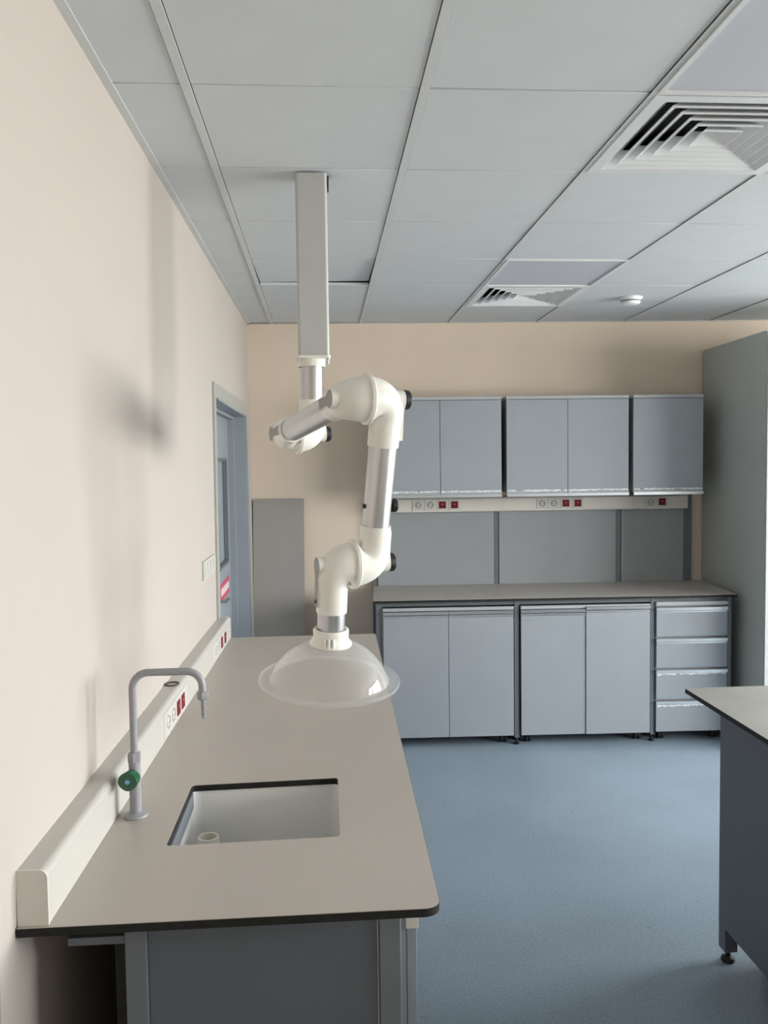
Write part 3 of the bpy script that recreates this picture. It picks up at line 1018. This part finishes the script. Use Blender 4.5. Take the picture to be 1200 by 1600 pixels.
# damper in the middle tube: knob on one side, stub of its spindle on the other
pm = J2a + d3 * ((J3a - J2a).length * 0.640)
build('damper_knob', lathe(new(), [(0, TR - 0.002), (0.010, TR - 0.002), (0.011, TR + 0.001), (0.0185, TR + 0.0025), (0.0195, TR + 0.014), (0.016, TR + 0.018), (0, TR + 0.018)], L(pm), -N_, seg=28), 'black', t3)
build('spindle_stub', lathe(new(), [(0, TR - 0.002), (0.0062, TR - 0.002), (0.0062, TR + 0.004), (0.005, TR + 0.005), (0, TR + 0.005)], L(pm), N_, seg=16), 'black', t3)
pe = J3b + dh * 0.098
build('bolt_cap', lathe(new(), [(0, 0.036), (0.0062, 0.036), (0.0062, 0.0475), (0.005, 0.049), (0, 0.049)], L(pe), N_, seg=16), 'brown', am)
hl = (HOOD - J3b).length
build('tube', cyl(new(), L(J3b + dh * 0.06), L(J3b + dh * (hl - 0.112)), TR, seg=40), 'alu', am)
cb = L(HOOD)
ax = -dh
cl = build('hood_collar', lathe(new(), [(0.0385, 0.106), (0.0575, 0.106), (0.0590, 0.109), (0.0570, 0.114), (0.0500, 0.122), (0.0480, 0.130), (0.0490, 0.139), (0.0494, 0.146), (0.0480, 0.1500), (0.0450, 0.1525), (0.0415, 0.1520), (0.0380, 0.149)], cb, ax, seg=48), 'white', am)
xx, yy_ = frame_axes(ax)
bm = new()
fd = Vector((0.02, -1, 0)); fd = (fd - ax * fd.dot(ax)).normalized(); sd = ax.cross(fd).normalized()
for a in (-0.34, -0.12, 0.10):
    dr = fd * math.cos(a) + sd * math.sin(a)
    p = cb + dr * 0.0515
    sweep(bm, [p + ax * 0.112 + dr * 0.004, p + ax * 0.136], 0.0040, 8)
build('collar_ribs', bm, 'white', cl)
po = [(0.040, 0.106), (0.066, 0.1055), (0.085, 0.100), (0.105, 0.0885), (0.126, 0.0695), (0.145, 0.046), (0.1575, 0.024), (0.1625, 0.0105), (0.166, 0.0065), (0.180, 0.0055), (0.1890, 0.0060), (0.1910, 0.0088), (0.1935, 0.0095), (0.1958, 0.0080), (0.1962, 0.003), (0.194, 0.0)]
inn = [(0.178, 0.0022), (0.1635, 0.0030), (0.1595, 0.0085), (0.1545, 0.0235), (0.1420, 0.0450), (0.1235, 0.0680), (0.1035, 0.0865), (0.084, 0.0975), (0.066, 0.1027), (0.040, 0.103)]
build('clear_hood', lathe(new(), po + inn, cb, ax, seg=72, closed=True), 'acrylic', am)

# ------------------------------------------------------------------ back-wall furniture (local frames: x along the wall, -y towards the room)
def bthing(name, label, cat, s=0.0, t=0.0, group=None):
    return thing(name, label, cat, BW(s, t, 0), -SKEW, group)

PT = 0.060
sp = bthing('service_spine', 'grey panelled service spine standing behind the back counter', 'service spine')
CZ = 0.92
for (a, b) in ((0.058, 0.092), (0.892, 0.922), (1.731, 1.764), (2.200, 2.258)):  # rightmost upright widened: its dark face stands in for shade on the wall
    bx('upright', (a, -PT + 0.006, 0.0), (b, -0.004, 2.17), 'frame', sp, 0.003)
for (a, b) in ((0.094, 0.890), (0.924, 1.729), (1.766, 2.198)):
    bx('spine_panel', (a, -PT, 0.30), (b, -PT + 0.018, 1.50), 'panel', sp, 0.0015)

tk = bthing('cable_trunking', 'cream cable trunking below the wall cabinets on the back wall', 'trunking')
T2 = 0.052
MB_ = Matrix(((0, 0, 1, 0), (-1, 0, 0, -PT), (0, 1, 0, 0), (0, 0, 0, 1)))   # (out, up) drawn along x
prf = [(0, 1.420), (T2 - 0.006, 1.420), (T2, 1.428), (T2, 1.505), (T2 - 0.008, 1.514), (0, 1.514)]
build('channel', prism(new(), prf, 0.10, 2.203, mtx=MB_), 'trunk2', tk)
for x in (0.098, 2.203):
    build('end_cap', prism(new(), prf, x, x + 0.003, mtx=MB_), 'trunk2', tk)
fy = -PT - T2
for (a, b) in ((0.326, 0.662), (1.158, 1.494), (1.905, 2.073)):
    bx('cover_plate', (a, fy - 0.0012, 1.423), (b, fy, 1.507), 'trunk2', tk, 0.0005)
for (x, red) in ((0.371, 0), (0.452, 0), (0.533, 1), (0.615, 1), (1.209, 0), (1.289, 0), (1.370, 1), (1.452, 1), (1.949, 0), (2.029, 1)):
    outlet(tk, x, 1.468, fy - 0.0012, red)

# wall cabinets
UT = 0.36
def wall_cabinet(label, s0, s1, leaves, seed):
    w = s1 - s0
    t = bthing('wall_cabinet', label, 'cabinet', s0, 0, 'wall cabinets above the back counter')
    z0, z1 = 1.545, 2.170
    bx('carcass', (0.004, -UT + 0.021, z0 + 0.008), (w - 0.004, -PT - 0.001, z1), 'carcass', t, 0.002)
    bx('top_panel', (0, -UT - 0.002, z1 - 0.018), (w, -PT - 0.001, z1 + 0.002), 'cab_edge', t, 0.001)
    for k in range(leaves):
        a = w * k / leaves + 0.0015
        b = w * (k + 1) / leaves - 0.0015
        d = bx('door', (a, -UT, z0 + 0.004), (b, -UT + 0.019, z1 - 0.021), 'cab', t, 0.0012)
        # grip rail along the bottom edge
        bm = new()
        pr = [(-UT + 0.016, z0 + 0.004), (-UT - 0.004, z0 + 0.004), (-UT - 0.010, z0 + 0.001), (-UT - 0.013, z0 - 0.018), (-UT - 0.010, z0 - 0.018), (-UT - 0.007, z0 - 0.001), (-UT + 0.016, z0 - 0.001)]
        va = [bm.verts.new((a, p[0], p[1])) for p in pr]; vb = [bm.verts.new((b, p[0], p[1])) for p in pr]
        for q in range(len(pr)):
            bm.faces.new((va[q], va[(q + 1) % 7], vb[(q + 1) % 7], vb[q]))
        bm.faces.new(va[::-1]); bm.faces.new(vb)
        build('grip_rail', bm, 'rail', d)
        bx('edge_band', (a, -UT - 0.0015, z0 + 0.004), (b, -UT - 0.0002, z0 + 0.018), 'cab_edge', d)
        torn_film(d, a + 0.003, b - 0.003, -UT - 0.0022, z0 + 0.0235, 0.011, seed + k)
wall_cabinet('leftmost grey two-door wall cabinet, partly hidden by the arm', 0.100, 0.893, 2, 11)
wall_cabinet('middle grey two-door wall cabinet on the back wall', 0.924, 1.720, 2, 21)
wall_cabinet('narrow single-door grey wall cabinet beside the tall cabinet', 1.748, 2.208, 1, 31)

# counter top and its frame
ct = bthing('worktop', 'grey-beige worktop with dark edge on the cabinets along the back wall', 'worktop')
oc = [(0.045, -0.70), (2.286, -0.70), (2.313, -0.665), (2.318, -PT - 0.002), (0.100, -PT - 0.002)]
oc = [(0.045, -0.70), (2.286, -0.70), (2.322, -PT - 0.002), (0.062, -PT - 0.002)]
build('core', prism(new(), oc, CZ - 0.016, CZ - 0.0014), 'core', ct)
build('laminate_surface', prism(new(), oc, CZ - 0.0014, CZ), 'top', ct)

FT = 0.665
cf = bthing('counter_frame', 'dark grey steel frame between the base cabinets under the back worktop', 'counter frame')
uz = CZ - 0.016
for (a, b) in ((0.062, 0.094), (0.912, 0.942), (1.760, 1.786), (2.240, 2.268)):
    bx('post', (a, -FT, 0.045), (b, -FT + 0.045, uz), 'frame', cf, 0.003)
    build('levelling_foot', lathe(new(), [(0, 0), (0.017, 0), (0.018, 0.006), (0.008, 0.014), (0.008, 0.047)], ((a + b) / 2, -FT + 0.022, 0), seg=18), 'black', cf)
for (a, b) in ((0.094, 0.912), (0.942, 1.760), (1.786, 2.240)):
    bx('top_rail', (a, -FT + 0.004, uz - 0.028), (b, -FT + 0.036, uz), 'frame', cf, 0.002)
for x in (0.062, 2.240):
    bx('side_rail', (x, -FT + 0.045, uz - 0.028), (x + 0.028, -PT - 0.03, uz), 'frame', cf, 0.002)

def castors(t, w, dp):
    for x in (0.055, w - 0.055):
        for y in (-0.60, -0.60 + dp):
            for sg in (-1, 1):
                build('castor', lathe(new(), [(0, -0.008), (0.023, -0.008), (0.026, -0.004), (0.026, 0.004), (0.023, 0.008), (0, 0.008)], (x + sg * 0.011, y, 0.0265), (1, 0, 0), seg=18), 'black', t)
            bx('castor_fork', (x - 0.02, y - 0.018, 0.030), (x + 0.02, y + 0.018, 0.075), 'black', t, 0.004)

DT = 0.680                              # door faces
def base_cabinet(label, s0, s1, seed, raised=False):
    w = s1 - s0
    t = bthing('base_cabinet', label, 'cabinet', s0, 0, 'base cabinets under the back worktop')
    z0, z1 = 0.070, 0.866
    bx('carcass', (0.002, -DT + 0.021, z0), (w - 0.002, -0.14, z1 - 0.004), 'carcass', t, 0.002)
    bx('top_strip', (0, -DT - 0.001, z1 - 0.017), (w, -DT + 0.020, z1 + 0.002), 'cab_edge', t, 0.001)
    for k in range(2):
        a = w * k / 2 + 0.0015
        b = w * (k + 1) / 2 - 0.0015
        rz = 0.014 if (raised and k == 1) else 0.0
        d = bx('door', (a, -DT - (0.006 if rz else 0), z0 - 0.006), (b, -DT + 0.018 - (0.0215 - 0.0195 + 0.006 if rz else 0), z1 - 0.046 + rz), 'cab', t, 0.0012)
        handle_rail('grip_rail', a, b, -DT - (0.006 if rz else 0), z1 - 0.020 + rz, d)
        bx('edge_band', (a, -DT - 0.0016 - (0.006 if rz else 0), z1 - 0.060 + rz), (b, -DT - 0.0002 - (0.006 if rz else 0), z1 - 0.050 + rz), 'rail', d)
    castors(t, w, 0.36)
base_cabinet('left grey two-door base cabinet under the back worktop, behind the clear hood', 0.104, 0.906, 41)
base_cabinet('right grey two-door base cabinet under the back worktop, beside the drawers', 0.950, 1.752, 51, True)

def drawer_unit():
    s0, s1 = 1.790, 2.236
    w = s1 - s0
    t = bthing('drawer_unit', 'grey four-drawer unit under the right end of the back worktop', 'drawer unit', s0)
    z0, z1 = 0.070, 0.876
    bx('carcass', (0.002, -DT + 0.021, z0), (w - 0.002, -0.14, z1 - 0.002), 'carcass', t, 0.002)
    bx('top_strip', (0, -DT - 0.001, z1 - 0.022), (w, -DT + 0.020, z1 + 0.001), 'cab_edge', t, 0.001)
    tops = [0.845, 0.650, 0.454, 0.257]
    bots = [0.662, 0.466, 0.270, 0.066]
    for k in range(4):
        d = bx('drawer', (0.002, -DT, bots[k]), (w - 0.002, -DT + 0.018, tops[k] - 0.022), 'cab', t, 0.0012)
        handle_rail('grip_rail', 0.0, w, -DT, tops[k], d, h=0.021)
        if k < 2:
            bx('edge_band', (0.004, -DT - 0.0016, tops[k] - 0.034), (w - 0.004, -DT - 0.0002, tops[k] - 0.025), 'rail', d)
        else:
            torn_film(d, 0.006, w - 0.006, -DT - 0.0008, tops[k] - 0.024, 0.012, 60 + k)
    castors(t, w, 0.36)
drawer_unit()

# tall cabinet at the right
tc_ = bthing('tall_cabinet', 'tall grey-green cabinet standing right of the back worktop, cut by the frame', 'cabinet', 2.345)
bx('carcass', (0, -0.915, 0.06), (0.9, -0.02, 2.495), 'tall', tc_, 0.003)
bx('plinth', (0.02, -0.89, 0.0), (0.88, -0.04, 0.06), 'frame', tc_)
for k in range(2):
    d = bx('door', (0.002 + 0.449 * k, -0.936, 0.07), (0.449 + 0.449 * k, -0.917, 2.485), 'tall', tc_, 0.002)
    xh = 0.41 if k == 0 else 0.49
    bm = new()
    sweep(bm, [(xh, -0.936, 1.02), (xh, -0.965, 1.03), (xh, -0.965, 1.17), (xh, -0.936, 1.18)], 0.005, 10)
    build('handle', bm, 'rail', d)

# ------------------------------------------------------------------ loose board leaning on the back wall
lb = bthing('loose_board', 'loose grey board leaning upright against the back wall behind the bench', 'board', -0.573, 0.24)
o = bx('panel', (-0.172, 0.0, 0.0), (0.172, 0.018, 1.535), 'board', lb, 0.0012)
bx('edge_banding', (-0.172, -0.0004, 1.5352), (0.172, 0.0184, 1.5362), 'cab_edge', lb)
lb.rotation_euler = (-0.138, 0, -SKEW)

# ------------------------------------------------------------------ island bench at the right
ib = thing('island_worktop', 'pale worktop corner with black edge of the island bench at the right', 'worktop')
io = [(1.299, 0.35), (2.95, 0.35), (2.95, 2.992), (1.303, 2.992)]
build('core', prism(new(), io, CZ - 0.017, CZ - 0.0014), 'core', ib)
build('laminate_surface', prism(new(), io, CZ - 0.0014, CZ), 'top2', ib)
ic = thing('island_cupboard', 'dark grey panelled base with levelling feet below the island worktop', 'bench base')
zb = CZ - 0.017
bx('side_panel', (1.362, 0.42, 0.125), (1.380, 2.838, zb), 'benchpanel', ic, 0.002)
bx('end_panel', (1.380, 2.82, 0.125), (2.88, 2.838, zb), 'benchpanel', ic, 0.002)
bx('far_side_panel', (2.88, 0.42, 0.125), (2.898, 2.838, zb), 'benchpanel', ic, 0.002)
bx('bottom_panel', (1.380, 0.44, 0.125), (2.88, 2.82, 0.143), 'carcass', ic)
for (x, y) in ((1.3625, 2.788), (2.85, 2.788), (1.3625, 0.43), (2.85, 0.43)):
    bx('leg', (x, y, 0.042), (x + 0.045, y + 0.0495, 0.125), 'benchpanel', ic, 0.002)
    build('levelling_foot', lathe(new(), [(0, 0), (0.022, 0), (0.024, 0.006), (0.022, 0.014), (0.009, 0.020), (0.009, 0.044)], (x + 0.022, y + 0.024, 0), seg=20), 'black', ic)
for x in (1.52, 2.2):
    build('castor', lathe(new(), [(0, -0.014), (0.034, -0.014), (0.038, -0.008), (0.038, 0.008), (0.034, 0.014), (0, 0.014)], (x, 2.74, 0.038), (1, 0, 0), seg=20), 'black', ic)
    bx('castor_fork', (x - 0.022, 2.72, 0.045), (x + 0.022, 2.76, 0.125), 'black', ic, 0.004)
